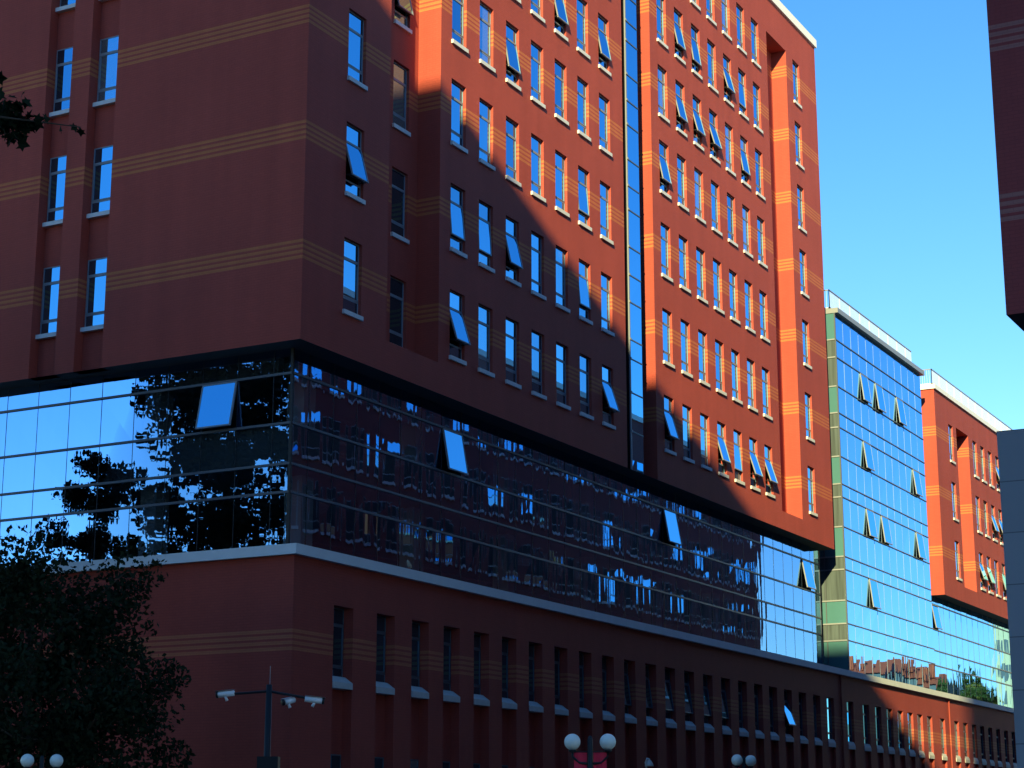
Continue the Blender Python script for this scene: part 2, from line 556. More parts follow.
holes_a.append((REC[0] - X0, REC[1] - X0, REC[2] - LIP, REC[3] - LIP, 1.0))
holes_b.append((NOT[0] - 77.1, NOT[1] - 77.1, NOT[2] - LIP, NOT[3] - LIP, .9))
TH = ROOF - .5 - LIP                                  # wall height under the coping
b = MB()
SX, IN = (1, 0, 0), (0, 1, 0)
for H in holes_a + holes_b:
    pass
fix = lambda hs: [(H if len(H) == 5 else (*H, .30)) for H in hs]
b.sheet((X0, Y0, LIP), SX, 73.85 - X0, TH, fix(holes_a), IN, .3, 'tower_brick')
b.sheet((77.1, Y0, LIP), SX, XE - 77.1, TH, fix(holes_b), IN, .3, 'tower_brick')
# slot jambs
b.poly([(73.85, Y0, LIP), (73.85, Y0 + 1.3, LIP), (73.85, Y0 + 1.3, LIP + TH), (73.85, Y0, LIP + TH)], 'tower_brick')
b.poly([(77.1, Y0, LIP), (77.1, Y0 + 1.3, LIP), (77.1, Y0 + 1.3, LIP + TH), (77.1, Y0, LIP + TH)], 'tower_brick')
# right end, back
b.poly([(XE, Y0, LIP), (XE, YB, LIP), (XE, YB, LIP + TH), (XE, Y0, LIP + TH)], 'tower_brick')
b.poly([(X0, YB, LIP), (XE, YB, LIP), (XE, YB, LIP + TH), (X0, YB, LIP + TH)], 'tower_brick')
# left face with two full-height strips; u runs towards +y
S2, S1 = (42.30, 43.56), (44.44, 45.62)
b.sheet((X0, Y0, LIP), (0, 1, 0), YB - Y0, TH,
        [(S2[0] - Y0, S2[1] - Y0, 0, TH - 1.0, .42), (S1[0] - Y0, S1[1] - Y0, 0, TH - 1.0, .42)], (1, 0, 0), .42, 'tower_brick')
b.build('wall', tower)
# back sheets of recess, notch and strips
b = MB()
hr = [(55.62 - REC[0], 56.74 - REC[0], zt - WH - REC[2], zt - REC[2], .2) for zt in ZT]
b.sheet((REC[0], 35.0, REC[2]), SX, REC[1] - REC[0], REC[3] - REC[2], hr, IN, .2, 'tower_brick')
b.build('recess_wall', tower)
b = MB()
hn = [(94.2 - NOT[0], 95.32 - NOT[0], zt - WH - NOT[2], zt - NOT[2], .2) for zt in ZT]
b.sheet((NOT[0], 34.9, NOT[2]), SX, NOT[1] - NOT[0], NOT[3] - NOT[2], hn, IN, .2, 'tower_brick')
b.build('recess_wall', tower)
for Sa, Sb in (S1, S2):
    b = MB()
    hh = [(0.02, Sb - Sa - .02, zt - 2.55 - LIP, zt - LIP, .16) for zt in ZT]
    b.sheet((X0 + .42, Sa, LIP), (0, 1, 0), Sb - Sa, TH - 1.0, hh, (1, 0, 0), .16, 'tower_brick')
    b.build('recess_wall', tower)
    for zt in ZT:
        wins.append(((X0 + .42 + .005, Sb - .02, zt - 2.55), W_STRIP, 'W', 0))
b = MB()
b.box(X0 - .12, XE + .12, Y0 - .12, YB, ROOF - .5, ROOF, 'coping')
b.build('coping', tower)
b = MB()
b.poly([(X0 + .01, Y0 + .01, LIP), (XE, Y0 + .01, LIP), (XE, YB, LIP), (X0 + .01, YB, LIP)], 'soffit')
b.build('soffit', tower)
b = MB()
for z in (36.9, 36.5):
    pass
for x in range(int(X0) + 1, int(XE), 2):
    b.tube([(x, Y0 + .25, ROOF), (x, Y0 + .25, ROOF + .42)], .02, 'rail_dark', 6)
b.tube([(X0 + .2, Y0 + .25, ROOF + .42), (XE - .2, Y0 + .25, ROOF + .42)], .025, 'rail_dark', 6)
b.build('roof_railing', tower)
b = MB()
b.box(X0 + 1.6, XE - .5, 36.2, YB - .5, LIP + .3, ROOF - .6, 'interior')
b.build('interior', tower)
# glazed slot: a slim glass bay standing in a deep gap between the two wall segments
b = MB()
SG, SA, SB = 34.05, 74.36, 75.70
zl = [LIP, 18.96, 20.74, 22.3, 23.2, 24.95, 26.23, 27.57, 29.35, 30.5, 31.8, 33.5, 34.7, 36.0, 37.7, 38.7, 40.0, 41.6, 42.7, 44.0, 45.6, ROOF - .55]
for a, c in zip(zl[:-1], zl[1:]):
    d = [rnd.uniform(-.003, .003) for _ in range(4)]
    b.poly([(SA, SG + d[0], a), (SB, SG + d[1], a), (SB, SG + d[2], c), (SA, SG + d[3], c)], 'glass')
b.poly([(SA, SG, LIP), (SA, 35.3, LIP), (SA, 35.3, ROOF - .55), (SA, SG, ROOF - .55)], 'dim_glass')
b.poly([(SB, SG, LIP), (SB, 35.3, LIP), (SB, 35.3, ROOF - .55), (SB, SG, ROOF - .55)], 'dim_glass')
slot = b.build('glazed_slot', tower)
b = MB()
b.box(SA - .03, SA + .06, SG - .03, SG + .03, LIP, ROOF - .55, 'frame')
for z in zl[1:-1]:
    b.box(SA + .06, SB, SG - .025, SG + .02, z - .03, z + .03, 'dark_frame')
    b.box(SA - .05, SA + .09, SG - .07, SG - .031, z - .05, z + .05, 'frame')
b.build('mullion', slot)
b = MB()
b.box(73.85, 77.1, 35.3, 35.35, LIP, ROOF - .5, 'soffit')  # near-black back sheet, the gap's shade put into its colour
b.build('slot_wall', tower)

def in_view(p):
    """rough frame test used to choose which windows become parts"""
    F = cam.rotation_euler.to_matrix()
    v = F.transposed() @ (Vector(p) - cam.location)
    u, w = v.x / -v.z * 1874, v.y / -v.z * 1874
    return -540 < u < 540 and -420 < w < 400
near_w = [w for w in wins if in_view((w[0][0], w[0][1], w[0][2] + 0.3)) or in_view((w[0][0], w[0][1], w[0][2] + 2.5))]
near_w.sort(key=lambda w: (Vector(w[0]) - cam.location).length)
rest = [w for w in wins if w not in near_w] + near_w[100:]
for at, ms, face, od in near_w[:100]:
    window(tower, ms, at, face, od)
b = MB()                                             # every other window of the tower in one piece
for at, ms, face, od in rest:
    q = Matrix.Translation(Vector(at)) @ Matrix.Rotation(0 if face == 'S' else -PI / 2, 4, 'Z')
    for me in (ms['fr'], ms['shut'], ms['pane'], ms['sill']):
        names = [k for mm in me.materials for k in M if M[k] == mm]
        for pl in me.polygons:
            b.poly([q @ me.vertices[i].co for i in pl.vertices], names[pl.material_index])
o = b.build('window_row', tower)
o['kind'] = 'stuff'

# ------------------------------------------------------------------ podium with the glass ribbon
podium = empty('podium_building', (X0, Y0, 0), 'dark red brick base with narrow slot windows under a pale ledge and glass ribbon', 'building')
PXE = 172.0
PX = [50.91, 53.52, 55.79, 57.97, 60.17, 62.32, 64.48, 66.67, 68.87, 71.03, 73.2, 75.4, 77.5, 79.69, 81.91, 84.13, 86.32, 88.46, 90.55, 92.72,
      94.91, 97.16, 99.38, 102.78, 105.64, 107.95, 110.2, 112.35, 114.45, 116.51, 118.65, 121.62, 124.94, 127.17, 129.4, 131.55, 133.72, 135.93, 138.21, 140.4]
TOPZ = 10.14
b = MB()
b.sheet((X0, Y0, 0), SX, PXE - X0, TOPZ, [(x - X0, x + 1.15 - X0, 0.13, 8.78, pod_d(i)) for i, x in enumerate(PX)], IN, .36, 'podium_brick')
b.poly([(X0, Y0, 0), (X0, YB, 0), (X0, YB, TOPZ), (X0, Y0, TOPZ)], 'podium_brick')
b.poly([(X0, YB, 0), (PXE, YB, 0), (PXE, YB, TOPZ), (X0, YB, TOPZ)], 'podium_brick')
b.poly([(PXE, Y0, 0), (PXE, YB, 0), (PXE, YB, TOPZ), (PXE, Y0, TOPZ)], 'podium_brick')
b.build('wall', podium)
b = MB()
for i, x in enumerate(PX):
    b.sheet((x, Y0 + pod_d(i), 0), SX, 1.15, 8.78, [(.01, 1.14, 6.42, 8.775, .12), (.01, 1.14, 1.5, 4.05, .12)], IN, .12, 'podium_brick')
b.build('recess_wall', podium)
b = MB()
b.box(X0 - .2, PXE, Y0 - .2, Y0 + 1.6, TOPZ, 10.47, 'ledge')
b.box(X0 - .2, X0 + 1.6, Y0 + 1.6, YB, TOPZ, 10.47, 'ledge')
b.build('ledge', podium)
b = MB()
b.box(X0 + 1.6, PXE, Y0 + 1.6, YB, 10.0, 10.45, 'slab')
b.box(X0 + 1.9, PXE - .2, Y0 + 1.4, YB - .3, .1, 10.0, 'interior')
b.build('floor_slab', podium)
for x, zz in ((101.7, 10.1), (123.74, 10.1)):
    b = MB()
    b.tube([(x, Y0 - .05, 0.13), (x, Y0 - .05, zz)], .045, 'podium_brick', 8)
    b.build('downpipe', podium)
POPEN = {20: 17, 21: 17, 22: 17, 19: 17, 23: 0, 18: 14, 17: 14, 29: 0}
POPEN = {10: 6, 11: 7, 12: 7, 13: 7, 14: 7, 15: 6, 19: 20}
for i, x in enumerate(PX):
    window(podium, W_POD[pod_k(i)], (x, Y0 + pod_d(i), 6.42), 'S', POPEN.get(i, 0))
for i, x in enumerate(PX):
    window(podium, W_POD[pod_k(i)], (x, Y0 + pod_d(i), 1.69), 'S', 0)

# ribbon: glass panels set back under the tower
RG = .9
ZR = [10.47, 12.38, 13.32, 14.68, 16.36, LIP]
def ribbon(parent, P0, U, length, zrows, pitch, skip, matname, name, jitter=.005, v_mat='black', v_w=.018, h_w=.04, opens=(), open_deg=20, first=0.0):
    """a run of glass panels; each panel a slightly tilted quad; bars as sub-parts; opens = {(col,row)}"""
    P0 = Vector(P0); U = Vector(U)
    Nout = Vector((U.y, -U.x, 0)) if abs(U.x) > .5 else Vector((-1, 0, 0))
    n = int(round((length - first) / pitch))
    p = (length - first) / n
    g = MB()
    cells = []
    if first > 0:
        for a, c in zip(zrows[:-1], zrows[1:]):
            g.poly([(*(P0 + U * u).xy, z) for u, z in ((0, a), (first, a), (first, c), (0, c))], matname)
        P0 = P0 + U * first
    for i in range(n):
        for j, (a, c) in enumerate(zip(zrows[:-1], zrows[1:])):
            if (i, j) in skip:
                continue
            if (i, j) in opens:
                cells.append((i, a, c))
                continue
            q = []
            for (u, z) in ((i * p, a), ((i + 1) * p, a), ((i + 1) * p, c), (i * p, c)):
                pt = P0 + U * u + Nout * rnd.uniform(-jitter, jitter)
                q.append((pt.x, pt.y, z))
            g.poly(q, matname)
    go = g.build(name, parent)
    h = MB()
    def bar(u0, u1, z0, z1, d0, d1, mat):
        a = P0 + U * u0 + Nout * d0; c = P0 + U * u1 + Nout * d1
        h.box(a.x, c.x, a.y, c.y, z0, z1, mat)
    for z in zrows[1:-1]:
        bar(-first, n * p, z - h_w, z + h_w, .05, -.05, 'dark_frame')
    for i in range(0 if first else 1, n):
        bar(i * p - v_w / 2, i * p + v_w / 2, zrows[0], zrows[-1], .008, -.03, v_mat)
    h.build('mullion', go)
    for i, a, c in cells:
        s = MB()
        hs = c - a - .08
        w = p - .03
        s.box(0, .05, -.04, .02, -hs, 0, 'frame'); s.box(w - .05, w, -.04, .02, -hs, 0, 'frame')
        s.box(.05, w - .05, -.04, .02, -.05, 0, 'frame'); s.box(.05, w - .05, -.04, .02, -hs, -hs + .05, 'frame')
        s.poly([(.05, -.03, -hs + .05), (w - .05, -.03, -hs + .05), (w - .05, -.03, -.05), (.05, -.03, -.05)], 'glass')
        s.poly([(.05, 0, -hs + .05), (w - .05, 0, -hs + .05), (w - .05, 0, -.05), (.05, 0, -.05)], 'slab')
        if abs(U.x) > .5:
            pt = P0 + U * (i * p + .015)
            so = link('sash', s.mesh('sash'), go, (pt.x, pt.y - .02, c - .04))
            so.rotation_euler = (R(-open_deg), 0, 0)
        else:
            pt = P0 + U * ((i + 1) * p - .015)
            so = link('sash', s.mesh('sash'), go, (pt.x - .02, pt.y, c - .04))
            so.rotation_euler = (R(-open_deg), 0, -PI / 2)
    return go
XR, YR = X0 + RG, Y0 + RG
ribbon(podium, (XR, YR, 0), (1, 0, 0), 101.5 - XR, ZR, 1.47, (), 'ribbon_glass', 'ribbon_glazing', .003,
       opens={(6, 3), (20, 3), (33, 3)}, open_deg=10, first=1.0)
ribbon(podium, (XR, YR, 0), (0, 1, 0), YB - YR, ZR, 1.43, (), 'ribbon_glass', 'ribbon_glazing', .003, opens={(1, 3)}, open_deg=11, first=.75)
b = MB()
b.box(101.5, 101.6, YR - .02, YR + 2.6, 10.47, LIP, 'dark_frame')
b.box(101.6, 103.4, YR + 2.5, YR + 2.6, 10.47, LIP, 'soffit')  # end and back sheets coloured dark to stand for the recess shade
b.build('end_wall', podium)
b = MB()
b.box(XR - .04, XR + .06, YR - .04, YR + .06, 10.47, LIP, 'black')
b.build('corner_post', podium)
b = MB()
b.box(XR + .12, 101.3, YR + .12, YB - .5, 13.34, 14.66, 'slab')
b.box(XR + .6, 101.3, YR + 1.0, YB - .5, 16.6, 17.15, 'slab')
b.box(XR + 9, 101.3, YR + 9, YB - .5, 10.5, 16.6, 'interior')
b.build('floor_slab', podium)
for i in range(8):
    b = MB()
    x = XR + 2.0 + i * 7.3
    b.box(x, x + .7, YR + .9, YR + 1.6, 10.46, 17.1, 'column')
    b.build('column', podium)
for i in range(3):
    b = MB()
    y = YR + 6.2 + i * 7.3
    b.box(XR + .9, XR + 1.6, y, y + .7, 10.46, 17.1, 'column')
    b.build('column', podium)
# the same ribbon below the far tower
ZR2 = [10.47, 12.42, 13.42, 14.82, 16.52, 17.1]
ribbon(podium, (121.1, Y0 + .9, 0), (1, 0, 0), PXE - 121.3, ZR2, 1.5, (), 'curtain_glass', 'ribbon_glazing', .006,
       v_mat='dark_frame', v_w=.025, opens={(2, 3)}, open_deg=9)

# ------------------------------------------------------------------ glass block
gb = empty('glass_block', (103.4, Y0, 0), 'blue mirrored glass office block with white roof railing between two red brick towers', 'building')
GX0, GX1, GT = 103.4, 121.05, 31.55
ZG = [10.47, 12.22, 13.18, 14.5, 16.28, 17.03, 18.76, 20.5, 21.27, 22.9, 24.63, 25.5, 27.1, 28.86, 29.94, GT]
OP = {(3, 12), (5, 12), (8, 12), (3, 9), (10, 9), (3, 6), (5, 6), (10, 6), (3, 3)}
ribbon(gb, (GX0, Y0, 0), (1, 0, 0), GX1 - GX0, ZG, 1.5, (), 'curtain_glass', 'curtain_wall', .006, v_mat='pale_joint', v_w=.016, h_w=.028, opens=OP, open_deg=6.5)
b = MB()
for a, c in zip(ZG[:-1], ZG[1:]):
    spandrel = any(abs(a - q) < .01 for q in (10.47, 13.18, 17.03, 21.27, 25.5, 29.94))
    for ya, yb in ((Y0 + .02, Y0 + 1.16), (Y0 + 1.22, Y0 + 3.4)):
        b.poly([(GX0, ya, a), (GX0, yb, a), (GX0, yb, c), (GX0, ya, c)], 'green_panel' if spandrel else 'curtain')
sw = b.build('side_wall', gb)
b = MB()
for z in ZG[1:-1]:
    b.box(GX0 - .05, GX0 + .02, Y0 + .02, Y0 + 3.4, z - .04, z + .04, 'frame')
b.box(GX0 - .03, GX0 + .02, Y0 + 1.165, Y0 + 1.215, 10.47, GT, 'dark_frame')
b.box(GX0 - .05, GX0 + .05, Y0 - .05, Y0 + .018, 10.47, GT, 'dark_frame')
b.build('mullion', sw)
b = MB()
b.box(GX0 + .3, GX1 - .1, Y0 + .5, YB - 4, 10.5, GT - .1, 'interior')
b.build('interior', gb)
b = MB()
b.box(GX0 - .05, GX1 + .3, Y0 - .25, YB - 4, GT, GT + .30, 'frame')
b.build('roof_edge', gb)
def railing(parent, x0, x1, y, yback, z, h):
    r = MB()
    for (xa, ya, xb, yb) in ((x0, y, x1, y), (x0, y, x0, yback)):
        L = math.hypot(xb - xa, yb - ya)
        n = int(L / .16)
        for i in range(n + 1):
            t = i / n
            x, yy = xa + (xb - xa) * t, ya + (yb - ya) * t
            wide = .009 if i % 12 else .022
            r.box(x - wide, x + wide, yy - wide, yy + wide, z, z + h - .04, 'rail')
        ex = .03
        r.box(min(xa, xb) - ex, max(xa, xb) + ex, min(ya, yb) - ex, max(ya, yb) + ex, z + h - .04, z + h + .02, 'rail_dark')
        r.box(min(xa, xb) - ex - .02, max(xa, xb) + ex + .02, min(ya, yb) - ex - .02, max(ya, yb) + ex + .02, z + .05, z + .12, 'rail')
    return r.build('roof_railing', parent)
railing(gb, GX0 + .1, GX1 - .8, Y0 + .3, Y0 + 6, GT + .30, 1.2)

# ------------------------------------------------------------------ far tower
FX, FXE, FLIP, FTOP = 124.35, 170.0, 17.1, 31.3
ft = empty('brick_tower', (FX, Y0, 0), 'smaller far red brick block beyond the glass block with a white roof railing', 'building', 'red brick blocks with tan courses')
FC = [127.62] + [134.02 + 2.18 * i for i in range(15)]
FZ = [29.45, 25.36, 21.22]
FH = 2.58
fo = {(3, 0): 0, (4, 0): 16, (3, 1): 16, (4, 1): 16, (1, 2): 17, (2, 2): 17, (4, 2): 13}
b = MB()
hs = [(x - FX, x + 1.12 - FX, zt - WH - FLIP, zt - FLIP, .3) for x in FC for zt in FZ]
hs.append((129.6 - FX, 132.86 - FX, 18.18 - FLIP, 29.55 - FLIP, .9))
b.sheet((FX, Y0, FLIP), SX, FXE - FX, FTOP - FLIP, hs, IN, .3, 'far_brick')
b.poly([(129.6, 34.9, 18.18), (132.86, 34.9, 18.18), (132.86, 34.9, 29.55), (129.6, 34.9, 29.55)], 'far_brick')
b.poly([(FX, Y0, FLIP), (FX, YB - 4, FLIP), (FX, YB - 4, FTOP), (FX, Y0, FTOP)], 'far_brick')
b.poly([(FXE, Y0, FLIP), (FXE, YB - 4, FLIP), (FXE, YB - 4, FTOP), (FXE, Y0, FTOP)], 'far_brick')
b.poly([(FX, YB - 4, FLIP), (FXE, YB - 4, FLIP), (FXE, YB - 4, FTOP), (FX, YB - 4, FTOP)], 'far_brick')
b.build('wall', ft)
b = MB()
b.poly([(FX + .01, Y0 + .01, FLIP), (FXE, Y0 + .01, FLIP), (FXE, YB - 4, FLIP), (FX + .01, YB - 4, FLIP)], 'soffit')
b.build('soffit', ft)
b = MB()
b.box(FX - .12, FXE + .1, Y0 - .12, YB - 4, FTOP, FTOP + .32, 'coping')
b.build('coping', ft)
b = MB()
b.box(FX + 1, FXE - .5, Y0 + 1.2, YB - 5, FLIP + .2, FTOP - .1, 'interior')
b.build('interior', ft)
railing(ft, FX + .15, 158.0, Y0 + .15, Y0 + 5, FTOP + .32, 1.12)
for i, x in enumerate(FC):
    for k, zt in enumerate(FZ):
        if i < 8:
            window(ft, W_TOWER, (x, Y0 + RV, zt - WH), 'S', fo.get((i, k), 0))
        else:
            window(ft, W_TOWER, (x, Y0 + RV, zt - WH), 'S', 0, sill=False)

# ------------------------------------------------------------------ building across the street (right edge of the photo, and in the reflections)
OX, OY, OXE, OLIP, OTOP = 41.55, 9.6, 159.0, 13.05, 32.3
ob = empty('overhanging_building', (OX, OY, 0), 'shaded dark red block over a grey panelled base at the right edge', 'building', 'red brick blocks with tan courses')
b = MB()
b.box(OX, OXE, -26, OY, OLIP, OTOP, 'opp_brick')
b.build('wall', ob)
b = MB()
b.poly([(OX + .02, -25.9, OLIP - .004), (OXE - .02, -25.9, OLIP - .004), (OXE - .02, OY - .02, OLIP - .004), (OX + .02, OY - .02, OLIP - .004)], 'soffit')
b.build('soffit', ob)
b = MB()
b.box(OX - .1, OXE, -26, OY + .36, 0, 10.36, 'panel')
b.build('base_wall', ob)
ribbon(ob, (OX + 3.0, OY - 2.4, 0), (0, -1, 0), 30, [10.36, 11.7, OLIP - .01], 1.5, (), 'glass', 'ribbon_glazing', .004)
b = MB()
b.box(OX + 3.2, OXE - 1, -24, OY - 2.5, 10.4, OLIP - .02, 'interior')
b.build('interior', ob)
g = MB()
x = 45.0
while x < 157:
    for zt in (16.7, 20.9, 25.1, 29.3):
        sl = rnd.random()
        g.box(x - .02, x + 1.14, OY - .01, OY + .02, zt - 2.6, zt, 'frame')
        for (a, c) in ((.05, .48), (.56, 1.9), (1.98, 2.55)):
            e = [rnd.uniform(0, .012) for _ in range(2)]
            g.poly([(x + 1.07, OY + .03 + e[0], zt - 2.6 + a), (x + .05, OY + .03 + e[1], zt - 2.6 + a),
                    (x + .05, OY + .03 + e[1], zt - 2.6 + c), (x + 1.07, OY + .03 + e[0], zt - 2.6 + c)], 'glass' if rnd.random() < .20 else 'interior')
        g.box(x - .06, x + 1.18, OY, OY + .14, zt - 2.78, zt - 2.6, 'sill')
    x += 2.2
o = g.build('window_row', ob)
o['kind'] = 'stuff'
b = MB()
b.box(OX - .1, OXE + .1, -26.1, OY + .1, OTOP, OTOP + .4, 'coping')
b.build('coping', ob)

# ------------------------------------------------------------------ tall slab behind the viewer: its roof edge casts the slanting shade
ts = empty('office_slab', (-40, 17, 0), 'tall grey office slab standing across the road behind the viewer', 'building')
b = MB()
b.box(-60, -20, -11.6, 40, 0, 58.75, 'concrete')
b.box(-24, -20.02, -30, -11.6, 0, 72.0, 'concrete')  # unseen thin taller wing, added to shade the podium's far end
b.build('wall', ts)
g = MB()
for fl in range(16):
    z = 3.0 + fl * 3.4
    for k in range(11):
        y = -9.5 + k * 4.2
        g.box(-20.02, -19.96, y, y + 2.4, z, z + 1.7, 'glass')
o = g.build('window_row', ts)
o['kind'] = 'stuff'

# ------------------------------------------------------------------ trees
def leaf_cards(bm, centre, rad, n, size, mat, rg, stretch=1.6, droop=0.0, outward=0.0):
    """n leaf blades spread through an ellipsoid"""
    c = Vector(centre)
    for _ in range(n):
        while True:
            q = Vector((rg.uniform(-1, 1), rg.uniform(-1, 1), rg.uniform(-1, 1)))
            if q.length <= 1:
                break
        p = c + Vector((q.x * rad[0], q.y * rad[1], q.z * rad[2]))
        a = Vector((rg.gauss(0, 1), rg.gauss(0, 1), rg.gauss(0, 1) - droop)) + q * outward
        a = a.normalized()
        s = a.cross(Vector((rg.gauss(0, 1), rg.gauss(0, 1), rg.gauss(0, 1)))).normalized()
        L = size * rg.uniform(.6, 1.3)
        w = L / stretch / 2
        bend = a.cross(s) * L * rg.uniform(-.15, .15)
        bm.poly([p - a * L * .5, p + s * w + bend * .3, p + a * L * .5 + bend, p - s * w + bend * .3], mat)

def limbs(bm, base, height, r0, rg, n_limb, spread, mat='bark', fork=.35):
    """tapered trunk with limbs; returns the limb ends"""
    base = Vector(base)
    pts, rr = [], []
    off = Vector((0, 0, 0))
    for i in range(7):
        t = i / 6
        pts.append(base + off + Vector((0, 0, height * t)))
        rr.append(r0 * (1 - .8 * t) + .015)
        off += Vector((rg.uniform(-.1, .1), rg.uniform(-.1, .1), 0)) * height * .06
    bm.tube(pts, rr, mat, 9)
    ends = [pts[-1]]
    for k in range(n_limb):
        t = fork + (1 - fork) * (k + .5) / n_limb * .95
        i = min(5, int(t * 6))
        p0 = pts[i].lerp(pts[i + 1], t * 6 - i)
        ang = k * 2.4 + rg.uniform(-.4, .4)
        L = spread * (1 - .45 * t) * rg.uniform(.75, 1.15)
        d = Vector((math.cos(ang), math.sin(ang), rg.uniform(.35, .9)))
        p1 = p0 + d * L * .5
        p2 = p0 + Vector((d.x * L, d.y * L, d.z * L * .9 + rg.uniform(-.1, .3)))
        r = rr[i] * .5
        bm.tube([p0, p1, p2], [r, r * .6, r * .2], mat, 6)
        ends += [p1, p2]
        for s in range(2):
            e = p1 + Vector((rg.uniform(-1, 1), rg.uniform(-1, 1), rg.uniform(-.1, .8))) * L * .4
            bm.tube([p1, e], [r * .35, r * .1], mat, 5)
            ends.append(e)
    return ends

def make_tree(name, base, h, spread, seed, leaf, label, cat='tree', n_leaf=9000, size=.2, group=None, trunk_r=.2, extra_mat=None, clear=.3, n_clump=70, squash=.8, clump_r=.24):
    rg = random.Random(seed)
    t = empty(name, base, label, cat, group)
    bm = MB()
    ends = limbs(bm, base, h * .86, trunk_r, rg, 13, spread * .95, fork=clear)
    bm.build('trunk', t)
    cr = MB()
    clumps = list(ends)
    base_v = Vector(base)
    while len(clumps) < n_clump:
        q = Vector((rg.uniform(-1, 1), rg.uniform(-1, 1), rg.uniform(-1, 1)))
        if q.length > 1 or q.length < .35:
            continue
        zz = h * (clear + (1 - clear) * .52) + q.z * h * (1 - clear) * .48
        wd = spread * (1 - .30 * max(0, q.z)) * rg.uniform(.8, 1.08)
        clumps.append(base_v + Vector((q.x * wd, q.y * wd, zz)))
    per = max(6, n_leaf // len(clumps))
    for c in clumps:
        r = spread * rg.uniform(.6, 1.25) * clump_r
        mat = leaf if (extra_mat is None or rg.random() > .3) else extra_mat
        leaf_cards(cr, c, (r, r, r * squash), int(per * rg.uniform(.7, 1.3)), size, mat, rg, outward=.7)
    cr.build('crown', t)
    return t

# bushy dark tree at the lower left
make_tree('street_tree', (40.4, 37.2, 0), 9.2, 4.6, 11, 'leaf_shade', 'dark bushy tree standing in deep shade in front of the brick base', n_leaf=42000, size=.17, trunk_r=.22, clear=.16, n_clump=130, clump_r=.22)
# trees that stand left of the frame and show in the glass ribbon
make_tree('street_tree', (37.0, 47.0, 0), 23.5, 5.2, 21, 'leaf_shade', 'tall dark broadleaf tree mirrored in the left part of the glass ribbon', n_leaf=24000, size=.32, trunk_r=.3, clear=.35, n_clump=90, clump_r=.21)
make_tree('street_tree', (36.5, 54.6, 0), 20.0, 2.6, 31, 'leaf_shade', 'slim dark tree mirrored at the far left of the glass ribbon', n_leaf=8000, size=.28, trunk_r=.22, clear=.35, n_clump=60, clump_r=.26)

# near tree whose twig reaches into the upper left corner
def star_leaf(bm, p, axis, side, L, mat, rg):
    """a lobed leaf: five points, slightly folded"""
    n = axis.cross(side).normalized()
    out = [(0, 0), (.22, .18), (.50, .05), (.36, .36), (.56, .62), (.24, .62), (0, 1.0), (-.24, .62), (-.56, .62), (-.36, .36), (-.50, .05), (-.22, .18)]
    pts = [p + axis * (v * L) + side * (u * L) + n * (abs(u) * L * .25) for u, v in out]
    c = p + axis * (.4 * L)
    for i in range(len(pts)):
        bm.poly([c, pts[i], pts[(i + 1) % len(pts)]], mat)

rg = random.Random(5)
nt_base = Vector((2.9, 9.6, 0))
near = empty('maple_tree', nt_base, 'near tree with a dark leafy twig poking in at the upper left edge', 'tree')
bm = MB()
pts = [nt_base + Vector((0, 0, 0)), nt_base + Vector((.05, 0, 2)), nt_base + Vector((-.05, .1, 4)), nt_base + Vector((0, .1, 6)), nt_base + Vector((.1, 0, 8.2))]
bm.tube(pts, [.20, .17, .13, .09, .03], 'bark', 10)
tip = Vector((7.99, 7.21, 5.665))
b0 = pts[2] + Vector((0, 0, .6))
main = [b0, b0.lerp(tip, .35) + Vector((0, 0, .30)), b0.lerp(tip, .70) + Vector((0, 0, .20)), b0.lerp(tip, .9) + Vector((0, 0, .05)), tip]
bm.tube(main, [.05, .032, .018, .007, .003], 'bark', 6)
for k in range(8):
    a = k * 2.39
    p0 = pts[1].lerp(pts[4], .35 + .07 * k)
    e = p0 + Vector((math.cos(a) * 1.6 - .6, math.sin(a) * 1.4 + .4, .7))
    bm.tube([p0, e], [.035, .008], 'bark', 6)
bm.build('trunk', near)
cr = MB()
for k in range(1500):
    q = Vector((rg.gauss(0, .55), rg.gauss(0, .55), rg.gauss(0, .45)))
    p = nt_base + Vector((-.6, .5, 6.6)) + Vector((q.x * 1.7, q.y * 1.7, q.z * 2.2))
    ax = Vector((rg.gauss(0, 1), rg.gauss(0, 1), rg.gauss(-.4, 1))).normalized()
    sd = ax.cross(Vector((rg.gauss(0, 1), rg.gauss(0, 1), rg.gauss(0, 1)))).normalized()
    star_leaf(cr, p, ax, sd, rg.uniform(.09, .15), 'leaf_shade', rg)
def spray(c, n, r, L=(.05, .10)):
    for _ in range(n):
        p = Vector(c) + Vector((rg.gauss(0, r[0]), rg.gauss(0, r[1]), rg.gauss(0, r[2])))
        ax = Vector((rg.gauss(.3, 1), rg.gauss(-.2, 1), rg.gauss(-.5, .8))).normalized()
        sd = ax.cross(Vector((rg.gauss(0, 1), rg.gauss(0, 1), rg.gauss(0, 1)))).normalized()
        star_leaf(cr, p, ax, sd, rg.uniform(*L) * .85, 'leaf_shade', rg)
for (c, n, r) in (((7.66, 7.50, 5.68), 48, (.05, .05, .05)), ((7.70, 7.43, 5.66), 30, (.035, .035, .04)), ((7.735, 7.38, 5.645), 14, (.03, .03, .018)), ((7.69, 7.45, 5.55), 12, (.02, .02, .035)), ((7.58, 7.56, 5.66), 26, (.05, .05, .07)), ((7.74, 7.44, 5.62), 10, (.03, .03, .03)),
                  ((7.80, 7.37, 5.68), 5, (.025, .025, .012)), ((7.59, 7.52, 5.90), 5, (.02, .02, .03)), ((7.72, 7.42, 5.79), 3, (.01, .01, .01)),
                  ((7.4, 7.7, 5.75), 60, (.1, .1, .1)), ((7.0, 8.0, 5.6), 90, (.2, .2, .15))):
    spray(c, n, r)
